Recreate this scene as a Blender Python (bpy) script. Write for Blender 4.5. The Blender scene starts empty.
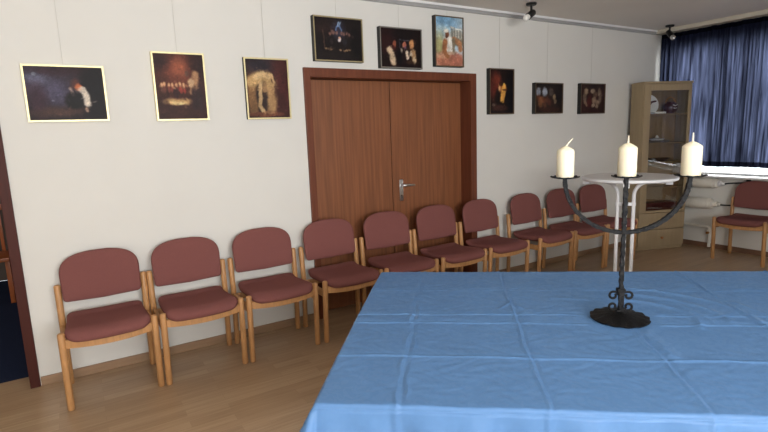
import bpy, bmesh, math, random
import numpy as np
from mathutils import Vector, Matrix
random.seed(7)
SC = bpy.context.scene
COL = SC.collection
PI = math.pi

# ---------------------------------------------------------------- camera
CAM_F, CAM_PITCH, CAM_ROLL, CAM_YAW = 505.71, 0.163616, -0.036902, 0.546603
CAM_LOC = Vector((0.0, -3.8173, 1.5442))
fw = Vector((math.sin(CAM_YAW)*math.cos(CAM_PITCH), math.cos(CAM_YAW)*math.cos(CAM_PITCH), -math.sin(CAM_PITCH)))
r0 = Vector((math.cos(CAM_YAW), -math.sin(CAM_YAW), 0)); u0 = r0.cross(fw)
rt = math.cos(CAM_ROLL)*r0 + math.sin(CAM_ROLL)*u0
up = -math.sin(CAM_ROLL)*r0 + math.cos(CAM_ROLL)*u0
cd = bpy.data.cameras.new('camera'); co = bpy.data.objects.new('camera', cd); COL.objects.link(co)
cd.sensor_fit = 'HORIZONTAL'; cd.sensor_width = 36.0; cd.lens = 36.0*CAM_F/768.0
cd.clip_start = 0.05; cd.clip_end = 100
co.matrix_world = Matrix(((rt.x, up.x, -fw.x, CAM_LOC.x), (rt.y, up.y, -fw.y, CAM_LOC.y), (rt.z, up.z, -fw.z, CAM_LOC.z), (0, 0, 0, 1)))
SC.camera = co

# ---------------------------------------------------------------- world, daylight, exposure
W = bpy.data.worlds.new('world'); SC.world = W; W.use_nodes = True
W.node_tree.nodes['Background'].inputs[0].default_value = (0.86, 0.93, 1.0, 1)
W.node_tree.nodes['Background'].inputs[1].default_value = 2.2

def area_light(name, loc, direction, sx, sy, power, color):
    l = bpy.data.lights.new(name, 'AREA'); l.shape = 'RECTANGLE'; l.size = sx; l.size_y = sy
    l.energy = power; l.color = color
    o = bpy.data.objects.new(name, l); COL.objects.link(o); o.location = loc
    o.rotation_euler = Vector(direction).to_track_quat('-Z', 'Y').to_euler()
    return o
# daylight outside the wide window behind the photographer
area_light('daylight_rear_window', (0.5, -6.22, 1.75), (0, 1, 0.8), 3.0, 1.6, 288, (1.0, 0.995, 0.985))
# added light brightening the side room from its left, no window built there
area_light('added_light_side_room', (-3.1, 1.7, 1.6), (1, 0, -.1), 1.2, 1.0, 22, (1.0, 0.9, 0.78))
# daylight outside the curtained window
area_light('daylight_curtain_window', (6.95, -1.9, 1.75), (-1, 0, -0.05), 4.0, 1.8, 180, (0.98, 0.99, 1.0))

SC.view_settings.view_transform = 'Standard'; SC.view_settings.look = 'None'
SC.view_settings.exposure = 0.0; SC.view_settings.gamma = 1.0
SC.view_settings.use_curve_mapping = False

# ---------------------------------------------------------------- helpers
def s2l(c):
    return tuple(((x/255.0)/12.92 if x/255.0 <= .04045 else ((x/255.0+.055)/1.055)**2.4) for x in c)

def mat(name, rgb, rough=.6, metal=0, var=.06, nscale=30, bump=0, bscale=200, stretch=(1, 1, 1), spec=.5, sheen=0, bdist=.002):
    m = bpy.data.materials.new(name); m.use_nodes = True
    nt = m.node_tree; b = nt.nodes['Principled BSDF']; L = nt.links
    b.inputs['Roughness'].default_value = rough; b.inputs['Metallic'].default_value = metal
    b.inputs['Specular IOR Level'].default_value = spec
    if sheen: b.inputs['Sheen Weight'].default_value = sheen
    c = s2l(rgb)
    tc = nt.nodes.new('ShaderNodeTexCoord'); mp = nt.nodes.new('ShaderNodeMapping')
    mp.inputs['Scale'].default_value = stretch
    L.new(tc.outputs['Object'], mp.inputs[0])
    n = nt.nodes.new('ShaderNodeTexNoise'); n.inputs['Scale'].default_value = nscale; n.inputs['Detail'].default_value = 4
    L.new(mp.outputs[0], n.inputs['Vector'])
    cr = nt.nodes.new('ShaderNodeValToRGB')
    cr.color_ramp.elements[0].position = .3; cr.color_ramp.elements[1].position = .7
    cr.color_ramp.elements[0].color = tuple(max(0, x*(1-var)) for x in c)+(1,)
    cr.color_ramp.elements[1].color = tuple(min(1, x*(1+var)) for x in c)+(1,)
    L.new(n.outputs['Fac'], cr.inputs[0]); L.new(cr.outputs[0], b.inputs['Base Color'])
    if bump:
        n2 = nt.nodes.new('ShaderNodeTexNoise'); n2.inputs['Scale'].default_value = bscale; n2.inputs['Detail'].default_value = 3
        L.new(mp.outputs[0], n2.inputs['Vector'])
        bp = nt.nodes.new('ShaderNodeBump'); bp.inputs['Strength'].default_value = bump; bp.inputs['Distance'].default_value = bdist
        L.new(n2.outputs['Fac'], bp.inputs['Height']); L.new(bp.outputs[0], b.inputs['Normal'])
    return m

M = {}
M['wall'] = mat('wall_paint', (222, 220, 214), .85, var=.012, nscale=3, bump=.25, bscale=260, spec=.2)
M['ceiling'] = mat('ceiling_paint', (232, 227, 219), .9, var=.02, nscale=2, bump=.5, bscale=60, spec=.15, bdist=.004)
M['wood'] = mat('beech_wood', (186, 137, 88), .45, var=.12, nscale=14, stretch=(6, 6, .8))
M['fabric'] = mat('burgundy_fabric', (126, 80, 76), .95, var=.12, nscale=300, bump=.5, bscale=500, spec=.08)
M['door'] = mat('door_veneer', (132, 81, 50), .5, var=.24, nscale=6, stretch=(7, 7, .25))
M['doorframe'] = mat('door_frame_wood', (106, 58, 38), .5, spec=.3, var=.15, nscale=6, stretch=(6, 6, .4))
M['darkjamb'] = mat('dark_jamb_wood', (70, 32, 25), .5, spec=.2, var=.15, nscale=6, stretch=(6, 6, .4))
M['baseboard'] = mat('baseboard_oak', (152, 122, 94), .5, var=.1, nscale=8, stretch=(.6, 6, 6))
M['bbdark'] = mat('baseboard_brown', (120, 88, 68), .5, var=.1, nscale=8)
M['metal'] = mat('brushed_aluminium', (225, 225, 225), .28, 1, var=.03)
M['rail'] = mat('rail_grey', (176, 176, 176), .45, .3, var=.03)
M['railtop'] = mat('rail_white', (236, 236, 236), .4, 0, var=.01)
M['iron'] = mat('wrought_iron', (15, 15, 17), .5, 0, spec=.25, var=.3, nscale=120, bump=1, bscale=110, bdist=.006)
M['ironbase'] = mat('wrought_iron_dark', (12, 11, 12), .55, 0, spec=.25, var=.25, nscale=120, bump=.8, bscale=160, bdist=.004)
M['black'] = mat('black_metal', (24, 23, 24), .45, .2, var=.05)
M['blackside'] = mat('black_frame_side', (20, 18, 17), .55, var=.1)
M['gold'] = mat('pale_gold_leaf', (222, 208, 158), .38, .35, var=.07, nscale=60)
M['champagne'] = mat('champagne_frame', (172, 158, 120), .38, .45, var=.07, nscale=60)
M['bronze'] = mat('bronze_frame', (108, 90, 68), .42, .4, var=.1, nscale=60)
M['silver'] = mat('silver_frame', (150, 146, 138), .35, .6, var=.06, nscale=60)
M['wire'] = mat('steel_wire', (200, 198, 190), .5, .1, var=.02)
M['candle'] = mat('ivory_wax', (238, 229, 202), .5, var=.02, nscale=12)
M['candle'].node_tree.nodes['Principled BSDF'].inputs['Subsurface Weight'].default_value = .25
M['candle'].node_tree.nodes['Principled BSDF'].inputs['Subsurface Radius'].default_value = (.02, .015, .01)
M['wick'] = mat('waxed_wick', (225, 216, 196), .7, var=.05)
M['cabinet'] = mat('birch_veneer', (160, 141, 112), .55, spec=.3, var=.06, nscale=6, stretch=(5, 5, .5))
M['cabshade'] = mat('cabinet_shaded_inner', (140, 116, 84), .6, spec=.2, var=.06)  # cabinet wood darkened, interior shade put into the colour
M['knob'] = mat('turned_knob', (160, 104, 56), .4, var=.05)
M['white'] = mat('white_enamel', (230, 230, 232), .35, var=.015)
M['tabletop'] = mat('white_laminate', (214, 211, 209), .4, var=.03, nscale=10)
M['radiator'] = mat('radiator_white', (226, 222, 212), .45, var=.02)
M['brass'] = mat('brass_fitting', (178, 128, 70), .4, .8, var=.05)
M['carpet'] = mat('navy_carpet', (34, 42, 66), .97, var=.2, nscale=200, bump=.8, bscale=400, spec=.1)
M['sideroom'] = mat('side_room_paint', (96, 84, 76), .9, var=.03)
M['redwood'] = mat('reddish_wood', (170, 92, 48), .4, var=.15, nscale=10, stretch=(4, 4, .6))
M['darkwood'] = mat('dark_plank', (70, 48, 34), .5, var=.1)
M['chinawhite'] = mat('white_china', (225, 222, 216), .25, var=.02)
M['maroon'] = mat('maroon_glaze', (72, 30, 26), .35, var=.15, nscale=40)
M['greyware'] = mat('grey_tin', (120, 112, 102), .4, .4, var=.08)
M['bulb'] = mat('frosted_bulb', (240, 238, 232), .25, var=.01)
M['reflector'] = mat('mirror_bulb', (200, 200, 200), .15, .9, var=.02)

# floor: narrow laminate strips
def floor_mat():
    m = bpy.data.materials.new('oak_laminate'); m.use_nodes = True; nt = m.node_tree; L = nt.links; b = nt.nodes['Principled BSDF']
    tc = nt.nodes.new('ShaderNodeTexCoord')
    br = nt.nodes.new('ShaderNodeTexBrick'); br.inputs['Scale'].default_value = 1
    br.inputs['Brick Width'].default_value = .62; br.inputs['Row Height'].default_value = .068
    br.inputs['Mortar Size'].default_value = .0006; br.inputs['Mortar Smooth'].default_value = .6; br.offset = .37
    br.inputs['Color1'].default_value = s2l((178, 150, 119))+(1,); br.inputs['Color2'].default_value = s2l((163, 134, 104))+(1,)
    br.inputs['Mortar'].default_value = s2l((140, 112, 84))+(1,)
    L.new(tc.outputs['Object'], br.inputs['Vector'])
    mp = nt.nodes.new('ShaderNodeMapping'); mp.inputs['Scale'].default_value = (2.2, 42, 1)
    L.new(tc.outputs['Object'], mp.inputs[0])
    n = nt.nodes.new('ShaderNodeTexNoise'); n.inputs['Scale'].default_value = 1.4; n.inputs['Detail'].default_value = 5
    L.new(mp.outputs[0], n.inputs['Vector'])
    mx = nt.nodes.new('ShaderNodeMix'); mx.data_type = 'RGBA'; mx.blend_type = 'SOFT_LIGHT'; mx.inputs['Factor'].default_value = .45
    L.new(br.outputs['Color'], mx.inputs[6]); L.new(n.outputs['Fac'], mx.inputs[7]); L.new(mx.outputs[2], b.inputs['Base Color'])
    b.inputs['Roughness'].default_value = .3
    bp = nt.nodes.new('ShaderNodeBump'); bp.inputs['Strength'].default_value = .12; bp.inputs['Distance'].default_value = .001
    L.new(n.outputs['Fac'], bp.inputs['Height']); L.new(bp.outputs[0], b.inputs['Normal'])
    return m
M['floor'] = floor_mat()

def cloth_mat():
    m = mat('blue_damask', (90, 130, 178), .5, var=.03, nscale=40, spec=.3)
    nt = m.node_tree; L = nt.links; b = nt.nodes['Principled BSDF']
    tc = nt.nodes.new('ShaderNodeTexCoord')
    v = nt.nodes.new('ShaderNodeTexNoise'); v.inputs['Scale'].default_value = 26; v.inputs['Detail'].default_value = 1; v.inputs['Distortion'].default_value = 2.2
    L.new(tc.outputs['Object'], v.inputs['Vector'])
    cr = nt.nodes.new('ShaderNodeValToRGB'); cr.color_ramp.elements[0].position = .47; cr.color_ramp.elements[1].position = .53
    cr.color_ramp.elements[0].color = (.46,)*3+(1,); cr.color_ramp.elements[1].color = (.6,)*3+(1,)
    L.new(v.outputs['Fac'], cr.inputs[0]); L.new(cr.outputs[0], b.inputs['Roughness'])
    bp = nt.nodes.new('ShaderNodeBump'); bp.inputs['Strength'].default_value = .25; bp.inputs['Distance'].default_value = .0012
    L.new(cr.outputs[0], bp.inputs['Height']); L.new(bp.outputs[0], b.inputs['Normal'])
    return m
M['cloth'] = cloth_mat()

def curtain_mat(name, diff, trans, fac, see):
    m = bpy.data.materials.new(name); m.use_nodes = True; nt = m.node_tree; L = nt.links
    for n in list(nt.nodes): nt.nodes.remove(n)
    out = nt.nodes.new('ShaderNodeOutputMaterial')
    d = nt.nodes.new('ShaderNodeBsdfDiffuse'); d.inputs[0].default_value = s2l(diff)+(1,)
    t = nt.nodes.new('ShaderNodeBsdfTranslucent'); t.inputs[0].default_value = s2l(trans)+(1,)
    tr = nt.nodes.new('ShaderNodeBsdfTransparent'); tr.inputs[0].default_value = s2l(trans)+(1,)
    tc = nt.nodes.new('ShaderNodeTexCoord'); mp = nt.nodes.new('ShaderNodeMapping'); mp.inputs['Scale'].default_value = (1, 14, .8)
    L.new(tc.outputs['Object'], mp.inputs[0])
    n = nt.nodes.new('ShaderNodeTexNoise'); n.inputs['Scale'].default_value = 2.5; n.inputs['Detail'].default_value = 3
    L.new(mp.outputs[0], n.inputs['Vector'])
    mr = nt.nodes.new('ShaderNodeMapRange'); mr.inputs[1].default_value = .3; mr.inputs[2].default_value = .7
    mr.inputs[3].default_value = fac*.1; mr.inputs[4].default_value = min(1, fac*1.9); L.new(n.outputs['Fac'], mr.inputs[0])  # streaks put lit and dark fold contrast into the translucency
    m1 = nt.nodes.new('ShaderNodeMixShader'); L.new(mr.outputs[0], m1.inputs[0]); L.new(d.outputs[0], m1.inputs[1]); L.new(t.outputs[0], m1.inputs[2])
    m2 = nt.nodes.new('ShaderNodeMixShader'); m2.inputs[0].default_value = see
    L.new(m1.outputs[0], m2.inputs[1]); L.new(tr.outputs[0], m2.inputs[2]); L.new(m2.outputs[0], out.inputs[0])
    return m
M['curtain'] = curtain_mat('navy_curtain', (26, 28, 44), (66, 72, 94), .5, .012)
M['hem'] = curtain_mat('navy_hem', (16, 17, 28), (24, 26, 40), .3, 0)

def glass_mat(name, gloss=.08):
    m = bpy.data.materials.new(name); m.use_nodes = True; nt = m.node_tree; L = nt.links
    for n in list(nt.nodes): nt.nodes.remove(n)
    out = nt.nodes.new('ShaderNodeOutputMaterial'); t = nt.nodes.new('ShaderNodeBsdfTransparent')
    t.inputs[0].default_value = (.96, .97, .97, 1)
    g = nt.nodes.new('ShaderNodeBsdfGlossy'); g.inputs['Roughness'].default_value = .02
    fr = nt.nodes.new('ShaderNodeFresnel'); fr.inputs[0].default_value = 1.45
    mx = nt.nodes.new('ShaderNodeMixShader'); L.new(fr.outputs[0], mx.inputs[0]); L.new(t.outputs[0], mx.inputs[1]); L.new(g.outputs[0], mx.inputs[2])
    L.new(mx.outputs[0], out.inputs[0]); return m
M['glass'] = glass_mat('pane_glass')

def attr_mat(name):
    m = bpy.data.materials.new(name); m.use_nodes = True; nt = m.node_tree
    a = nt.nodes.new('ShaderNodeAttribute'); a.attribute_name = 'pigment'
    b = nt.nodes['Principled BSDF']; nt.links.new(a.outputs['Color'], b.inputs['Base Color'])
    b.inputs['Roughness'].default_value = .5; b.inputs['Specular IOR Level'].default_value = .2
    n = nt.nodes.new('ShaderNodeTexNoise'); n.inputs['Scale'].default_value = 90
    bp = nt.nodes.new('ShaderNodeBump'); bp.inputs['Strength'].default_value = .3; bp.inputs['Distance'].default_value = .001
    nt.links.new(n.outputs['Fac'], bp.inputs['Height']); nt.links.new(bp.outputs[0], b.inputs['Normal'])
    return m
M['paint'] = attr_mat('oil_paint')

def tag(o, label=None, cat=None, group=None, kind=None):
    if label: o['label'] = label
    if cat: o['category'] = cat
    if group: o['group'] = group
    if kind: o['kind'] = kind
    return o

def empty(name, loc=(0, 0, 0), rz=0, label=None, cat=None, group=None, kind=None):
    o = bpy.data.objects.new(name, None); COL.objects.link(o); o.location = loc; o.rotation_euler = (0, 0, rz)
    o.empty_display_size = .1
    return tag(o, label, cat, group, kind)

def obj(name, bm, m, parent=None, smooth=None, mats=None):
    bmesh.ops.recalc_face_normals(bm, faces=bm.faces)
    me = bpy.data.meshes.new(name); bm.to_mesh(me); bm.free()
    for x in (mats or [m]): me.materials.append(x if not isinstance(x, str) else M[x])
    if smooth is not None:
        me.polygons.foreach_set('use_smooth', [True]*len(me.polygons))
        if smooth > 0: me.set_sharp_from_angle(angle=math.radians(smooth))
    o = bpy.data.objects.new(name, me); COL.objects.link(o)
    if parent: o.parent = parent
    return o

def NB(): return bmesh.new()

def add_box(bm, x0, x1, y0, y1, z0, z1, bev=0, seg=2, mtx=None, mi=0):
    r = bmesh.ops.create_cube(bm, size=1)
    vs = r['verts']
    for v in vs: v.co = Vector(((x0+x1)/2+v.co.x*(x1-x0), (y0+y1)/2+v.co.y*(y1-y0), (z0+z1)/2+v.co.z*(z1-z0)))
    fs = set(f for v in vs for f in v.link_faces)
    for f in fs: f.material_index = mi
    if bev:
        es = list(set(e for v in vs for e in v.link_edges))
        rb = bmesh.ops.bevel(bm, geom=es, offset=bev, segments=seg, affect='EDGES', profile=.6)
        vs = list(set(v for f in rb['faces'] for v in f.verts) | set(v for v in vs if v.is_valid))
        for v in vs:
            for f in v.link_faces: f.material_index = mi
    if mtx is not None:
        bmesh.ops.transform(bm, matrix=mtx, verts=[v for v in vs if v.is_valid])
    return bm

def add_tube(bm, pts, rad, n=10, cap=True, closed=False, square=False, twist=0, flat=1):
    pts = [Vector(p) for p in pts]; N = len(pts)
    rads = rad if isinstance(rad, (list, tuple)) else [rad]*N
    T = []
    for i in range(N):
        a = pts[(i-1) % N] if (closed or i > 0) else pts[i]; b = pts[(i+1) % N] if (closed or i < N-1) else pts[i]
        T.append((b-a).normalized())
    ref = Vector((0, 0, 1)) if abs(T[0].z) < .9 else Vector((1, 0, 0))
    nrm = (ref-T[0]*ref.dot(T[0])).normalized()
    rings = []
    for i in range(N):
        nrm = (nrm-T[i]*nrm.dot(T[i]))
        nrm = nrm.normalized() if nrm.length > 1e-6 else T[i].orthogonal().normalized()
        bn = T[i].cross(nrm); ring = []
        for k in range(n):
            a = 2*PI*k/n + twist*i
            c, s = math.cos(a), math.sin(a)
            q = 1
            if square: q = 1/max(abs(c), abs(s)); q = q*.9+.1
            ring.append(bm.verts.new(pts[i]+(nrm*c+bn*s*flat)*rads[i]*q))
        rings.append(ring)
    for i in range(N if closed else N-1):
        A, B = rings[i], rings[(i+1) % N]
        for k in range(n): bm.faces.new((A[k], A[(k+1) % n], B[(k+1) % n], B[k]))
    if cap and not closed:
        bm.faces.new(list(reversed(rings[0]))); bm.faces.new(rings[-1])
    return bm

def add_lathe(bm, prof, n=32, c=(0, 0, 0), scallop=None):
    rings = []
    for (r, z, *s) in prof:
        k = s[0] if s else 0
        if r < 1e-6: rings.append([bm.verts.new((c[0], c[1], c[2]+z))]); continue
        ring = []
        for i in range(n):
            a = 2*PI*i/n; rr = r; zz = z
            if scallop and k: rr = r*(1+scallop[1]*k*math.cos(scallop[0]*a)); zz = z + scallop[2]*k*math.cos(scallop[0]*a)
            ring.append(bm.verts.new((c[0]+rr*math.cos(a), c[1]+rr*math.sin(a), c[2]+zz)))
        rings.append(ring)
    for A, B in zip(rings, rings[1:]):
        for i in range(n):
            j = (i+1) % n
            if len(A) == 1 and len(B) == 1: continue
            if len(A) == 1: bm.faces.new((A[0], B[i], B[j]))
            elif len(B) == 1: bm.faces.new((A[i], A[j], B[0]))
            else: bm.faces.new((A[i], A[j], B[j], B[i]))
    if len(rings[0]) > 1: bm.faces.new(list(reversed(rings[0])))
    if len(rings[-1]) > 1: bm.faces.new(rings[-1])
    return bm

def add_pad(bm, half_w, v0, v1, place, thick, nu=22, nv=22, power=7):
    """upholstered pad: half_w(t) outline over t in 0..1, place(x, t) -> (centre point, normal)"""
    def cs(k, n): # denser towards the rim
        s = -1+2*k/n; return math.copysign(1-(1-abs(s))**1.7, s)
    F, B = [], []
    for j in range(nv+1):
        v = cs(j, nv); t = v0+(v1-v0)*(v+1)/2
        fr, br = [], []
        for i in range(nu+1):
            u = cs(i, nu); x = u*half_w((v+1)/2)
            rim = i in (0, nu) or j in (0, nv)
            h = (max(0, 1-abs(u)**power)*max(0, 1-abs(v)**power))**.5
            h = .0 if rim else h*.9+.1
            p, nrm = place(x, t, u, v)
            a = bm.verts.new(p+nrm*thick/2*h); fr.append(a)
            br.append(a if rim else bm.verts.new(p-nrm*thick/2*h))
        F.append(fr); B.append(br)
    for j in range(nv):
        for i in range(nu):
            bm.faces.new((F[j][i], F[j][i+1], F[j+1][i+1], F[j+1][i]))
            q = (B[j][i], B[j+1][i], B[j+1][i+1], B[j][i+1])
            if len(set(q) & {F[j][i], F[j+1][i], F[j+1][i+1], F[j][i+1]}) < 4: bm.faces.new(q)
    return bm

def children(o): return [c for c in bpy.data.objects if c.parent == o]
def copy_tree(o, parent=None):
    c = o.copy(); COL.objects.link(c)
    if parent: c.parent = parent
    for ch in children(o):
        if ch != c: copy_tree(ch, c)
    return c

def struct(name, bm, m, parent=None, **k):
    o = obj(name, bm, m, parent, **k)
    if not parent: o['kind'] = 'structure'
    return o
def boxes(*bs, bev=0):
    bm = NB()
    for b in bs: add_box(bm, *b, bev=bev)
    return bm

# ================================================================ SETTING
XE, XW, YS, ZC = 6.56, -2.6, -5.9, 2.67
DX0, DX1 = 1.624, 3.408          # double door frame, outer
OX0, OX1 = -1.25, -0.394         # open doorway clear width
struct('floor', boxes((XW-.2, XE+.2, YS-.2, .2, -.12, 0)), 'floor')
struct('ceiling', boxes((XW-.2, XE+.2, YS-.2, .2, ZC, ZC+.15)), 'ceiling')
struct('wall_north', boxes((XW-.2, OX0, 0, .2, 0, ZC), (OX0, OX1, 0, .2, 2.04, ZC), (OX1, DX0+.04, 0, .2, 0, ZC),
                           (DX0+.04, DX1-.06, 0, .2, 2.02, ZC), (DX1-.06, XE+.2, 0, .2, 0, ZC)), 'wall')
WY0, WY1, WZ0, WZ1 = -3.7, -.03, .90, 2.44
struct('wall_east', boxes((XE, XE+.2, YS-.2, WY0, 0, ZC), (XE, XE+.2, WY0, WY1, 0, WZ0), (XE, XE+.2, WY0, WY1, WZ1, ZC), (XE, XE+.2, WY1, -.0005, 0, ZC)), 'wall')
struct('wall_west', boxes((XW-.2, XW, YS-.2, 0, 0, ZC)), 'wall')
RX0, RX1 = -1.0, 2.0
struct('wall_south', boxes((XW, RX0, YS-.2, YS, 0, ZC), (RX1, XE, YS-.2, YS, 0, ZC), (RX0, RX1, YS-.2, YS, 0, .9), (RX0, RX1, YS-.2, YS, 2.6, ZC)), 'wall')

# skirting
struct('baseboard_north', boxes((OX1+.06, DX0, -.014, -.001, 0, .06), (DX1, 6.54, -.014, -.001, 0, .06), bev=.002), 'baseboard')
struct('baseboard_east', boxes((XE-.014, XE-.001, -5.2, -.02, 0, .06), bev=.002), 'bbdark')

# picture rail along the top of the picture wall
bm = NB(); add_box(bm, XW, 6.54, -.030, -.001, 2.622, 2.648, mi=0); add_box(bm, XW, 6.54, -.042, -.001, 2.648, 2.668, mi=1)
rail = struct('trim_1', bm, 'rail', mats=['rail', 'railtop'])

# window behind the curtain
wn = empty('window_1', (XE+.1, (WY0+WY1)/2, WZ0), 0, kind='structure')
def loc_box(p, b): return (b[0]-p[0], b[1]-p[0], b[2]-p[1], b[3]-p[1], b[4]-p[2], b[5]-p[2])
P0 = (XE+.1, (WY0+WY1)/2, WZ0)
fb = [(XE+.07, XE+.13, WY0, WY1, WZ0, WZ0+.02), (XE+.07, XE+.13, WY0, WY1, WZ1-.06, WZ1)]
for y in (WY0, -2.7, -1.66, WY1-.06): fb.append((XE+.07, XE+.13, y, y+.07, WZ0, WZ1))
obj('window_frame', boxes(*[loc_box(P0, b) for b in fb]), 'white', wn)
obj('pane', boxes(loc_box(P0, (XE+.095, XE+.1, WY0+.03, WY1-.03, WZ0+.03, WZ1-.03))), 'glass', wn)
obj('window_sill', boxes(loc_box(P0, (6.40, XE+.07, WY0, -.01, WZ0-.022, WZ0-.001)), bev=.004), 'white', wn)
# rear window, same kind
w2 = empty('window_2', ((RX0+RX1)/2, YS-.1, .9), 0, kind='structure')
P0 = ((RX0+RX1)/2, YS-.1, .9)
fb = [(RX0, RX1, YS-.13, YS-.07, .9, .96), (RX0, RX1, YS-.13, YS-.07, 2.54, 2.6)]
for k in range(5):
    x = RX0+(RX1-RX0-.06)*k/4; fb.append((x, x+.06, YS-.13, YS-.07, .9, 2.6))
obj('window_frame', boxes(*[loc_box(P0, b) for b in fb]), 'white', w2)

# open doorway at the left: dark wooden casing
dj = empty('door_2', ((OX0+OX1)/2, 0, 0), kind='structure'); PX = (OX0+OX1)/2
obj('door_frame', boxes((OX1-PX, OX1+.056-PX, -.018, .218, 0, 2.1), (OX0-.056-PX, OX0-PX, -.018, .218, 0, 2.1), (OX0-PX, OX1-PX, -.018, .218, 2.03, 2.1), bev=.003), 'darkjamb', dj)
# side room beyond the doorway
struct('floor_side', boxes((-3.2, 1.4, .2, 3.4, -.12, -.002)), 'carpet')
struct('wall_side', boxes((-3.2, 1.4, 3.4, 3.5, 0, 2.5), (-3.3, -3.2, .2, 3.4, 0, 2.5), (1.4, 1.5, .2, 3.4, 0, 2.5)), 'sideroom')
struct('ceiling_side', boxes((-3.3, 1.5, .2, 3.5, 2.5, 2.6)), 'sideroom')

struct('light_block_behind_door', boxes((1.52, 3.7, .2005, .30, 0, 2.5)), 'sideroom')  # added unseen slab, keeps sky light from leaking through the door gap
# double door
d1 = empty('door_1', (2.52, .13, 0), kind='structure')
def dbox(*bs, bev=0): return boxes(*[loc_box((2.52, .13, 0), b) for b in bs], bev=bev)
obj('door_frame', dbox((DX0, DX0+.055, -.022, .17, 0, 2.07), (DX1-.074, DX1, -.022, .17, 0, 2.07), (DX0+.055, DX1-.074, -.022, .17, 1.998, 2.07), bev=.004), 'doorframe', d1)
LX0, LX1 = DX0+.057, DX1-.076
leafL = obj('door_leaf', dbox((LX0, 2.503, .13, .168, .006, 1.994), bev=.002), 'door', d1)
leafR = obj('door_leaf', dbox((2.511, LX1, .13, .168, .006, 1.994), bev=.002), 'door', d1)
bm = NB(); add_box(bm, .06, .098, -.012, -.001, .905, 1.105, bev=.006)
add_tube(bm, [(.079, -.006, 1.052), (.079, -.045, 1.052)], .011, 12)
hp = obj('handle_plate', bm, 'metal', leafR, smooth=40)
bm = NB(); add_tube(bm, [(.079, -.045, 1.052), (.092, -.052, 1.052), (.115, -.054, 1.052), (.16, -.052, 1.05), (.205, -.046, 1.047)], [.012, .013, .013, .0095, .008], 12)
obj('lever', bm, 'metal', hp, smooth=50)
bm = NB(); add_tube(bm, [(.079, -.0135, .955), (.079, -.0105, .955)], .008, 12); add_box(bm, .076, .082, -.0135, -.0105, .93, .952)
obj('keyhole', bm, 'black', hp)

# ================================================================ CURTAIN
def build_curtain():
    y0, y1, zt, zb, x0 = -.045, -3.85, 2.618, 1.012, 6.486
    nu, rows = 2200, [0, .012, .03, .07, .15, .3, .5, .7, .85, .95, .965, .985, 1.0]
    rnd = random.Random(3); ph = [rnd.uniform(0, 6.28) for _ in range(12)]
    bm = NB(); G = []
    for t in rows:
        row = []
        for i in range(nu+1):
            s = (y0-y1)*i/nu
            wob = .040*math.sin(5.1*s+ph[0]) + .022*math.sin(11.3*s+ph[1]) + .010*math.sin(23*s+ph[2])
            wob += t*(.012*math.sin(7*s+ph[5])+.007*math.sin(17*s+ph[6]))
            p = (s+wob)*2*PI/.104 + 2*PI*(3.5*(1-math.exp(-s/.10)) + 1.1*math.tanh((s-.74)/.05) + 1.1*math.tanh((s-.98)/.05))
            bun = math.exp(-((s-.93)/.07)**2)+1.3*math.exp(-((s-.07)/.09)**2)+.6*math.exp(-((s-.44)/.05)**2)+.7*math.exp(-((s-1.22)/.06)**2); amp = (.015+.012*t+.005*math.sin(6.3*s+ph[3]))+.005*bun
            k = math.floor(p/(2*PI)); fr = p/(2*PI)-k-.5; wk = .13+.05*math.sin(k*2.7+ph[10]); e = math.exp(-(fr/wk)**2)
            tall = .75+.45*math.sin(k*1.9+ph[11])
            dx = -amp*1.7*tall*e + .007*math.sin(p*.5+ph[4]+1.5*t) + .003*math.sin(3*p+ph[2])
            dy = -(.030+.024*bun)*(fr/wk)*e*(.8+.35*t)
            z = zt+(zb-zt)*t
            if t > .9: z += (.004*math.sin(9*s+ph[7])+.005*math.sin(3.1*s+ph[8])+.003*math.sin(p))*((t-.9)/.1)
            row.append(bm.verts.new((x0+dx, y0-s+dy, z)))
        G.append(row)
    for j in range(len(rows)-1):
        for i in range(nu):
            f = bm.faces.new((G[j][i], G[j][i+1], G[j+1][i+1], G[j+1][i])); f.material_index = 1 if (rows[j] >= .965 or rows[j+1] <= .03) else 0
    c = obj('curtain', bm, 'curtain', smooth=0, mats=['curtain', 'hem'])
    return tag(c, 'navy blue pleated curtain drawn across the window, daylight glowing through it', 'curtain')
build_curtain()
bm = NB(); add_box(bm, 6.36, 6.53, -4.2, -.004, 2.622, 2.669, bev=.003)
tag(obj('curtain_rail', bm, mat('rail_cream', (198, 190, 174), .6, var=.02)), 'cream curtain rail fixed to the ceiling above the navy curtain', 'curtain rail')

# ================================================================ TUBULAR RADIATOR under the window
rad = empty('radiator', (6.5, -.45, 0), label='cream tubular wall radiator under the window, beside the display cabinet', cat='radiator')
def rtube(z, r, y1):
    bm = NB(); c = (6.487, 0, z)
    X = 6.487-6.5; Y = .45
    pts = [(X, -.415+Y, z), (X, -.42+Y, z), (X, -.43+Y, z), (X, y1+.05+Y, z), (X, y1+.045+Y, z), (X, y1+.01+Y, z), (X, y1+Y, z)]
    add_tube(bm, pts, [r*.7, r*.9, r, r, r*.9, r*.82, r*.62], 28)
    return obj('heating_tube', bm, 'radiator', rad, smooth=40)
t1 = rtube(.805, .064, -.80); t2 = rtube(.555, .068, -.76)
bm = NB(); add_tube(bm, [(-.013, -.345, .803), (-.013, -.375, .803), (-.013, -.38, .803), (-.013, -.42, .803)], [.035, .035, .022, .02], 16)
v = obj('valve', bm, 'white', t1, smooth=40)
bm = NB(); add_tube(bm, [(-.013, -.42, .803), (-.006, -.46, .812), (.012, -.63, .828)], .008, 10); obj('pipe', bm, 'black', v, smooth=50)
bm = NB(); add_box(bm, .0, .045, -.665, -.63, .80, .87, bev=.006); obj('thermostat', bm, 'black', v, smooth=40)
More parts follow.
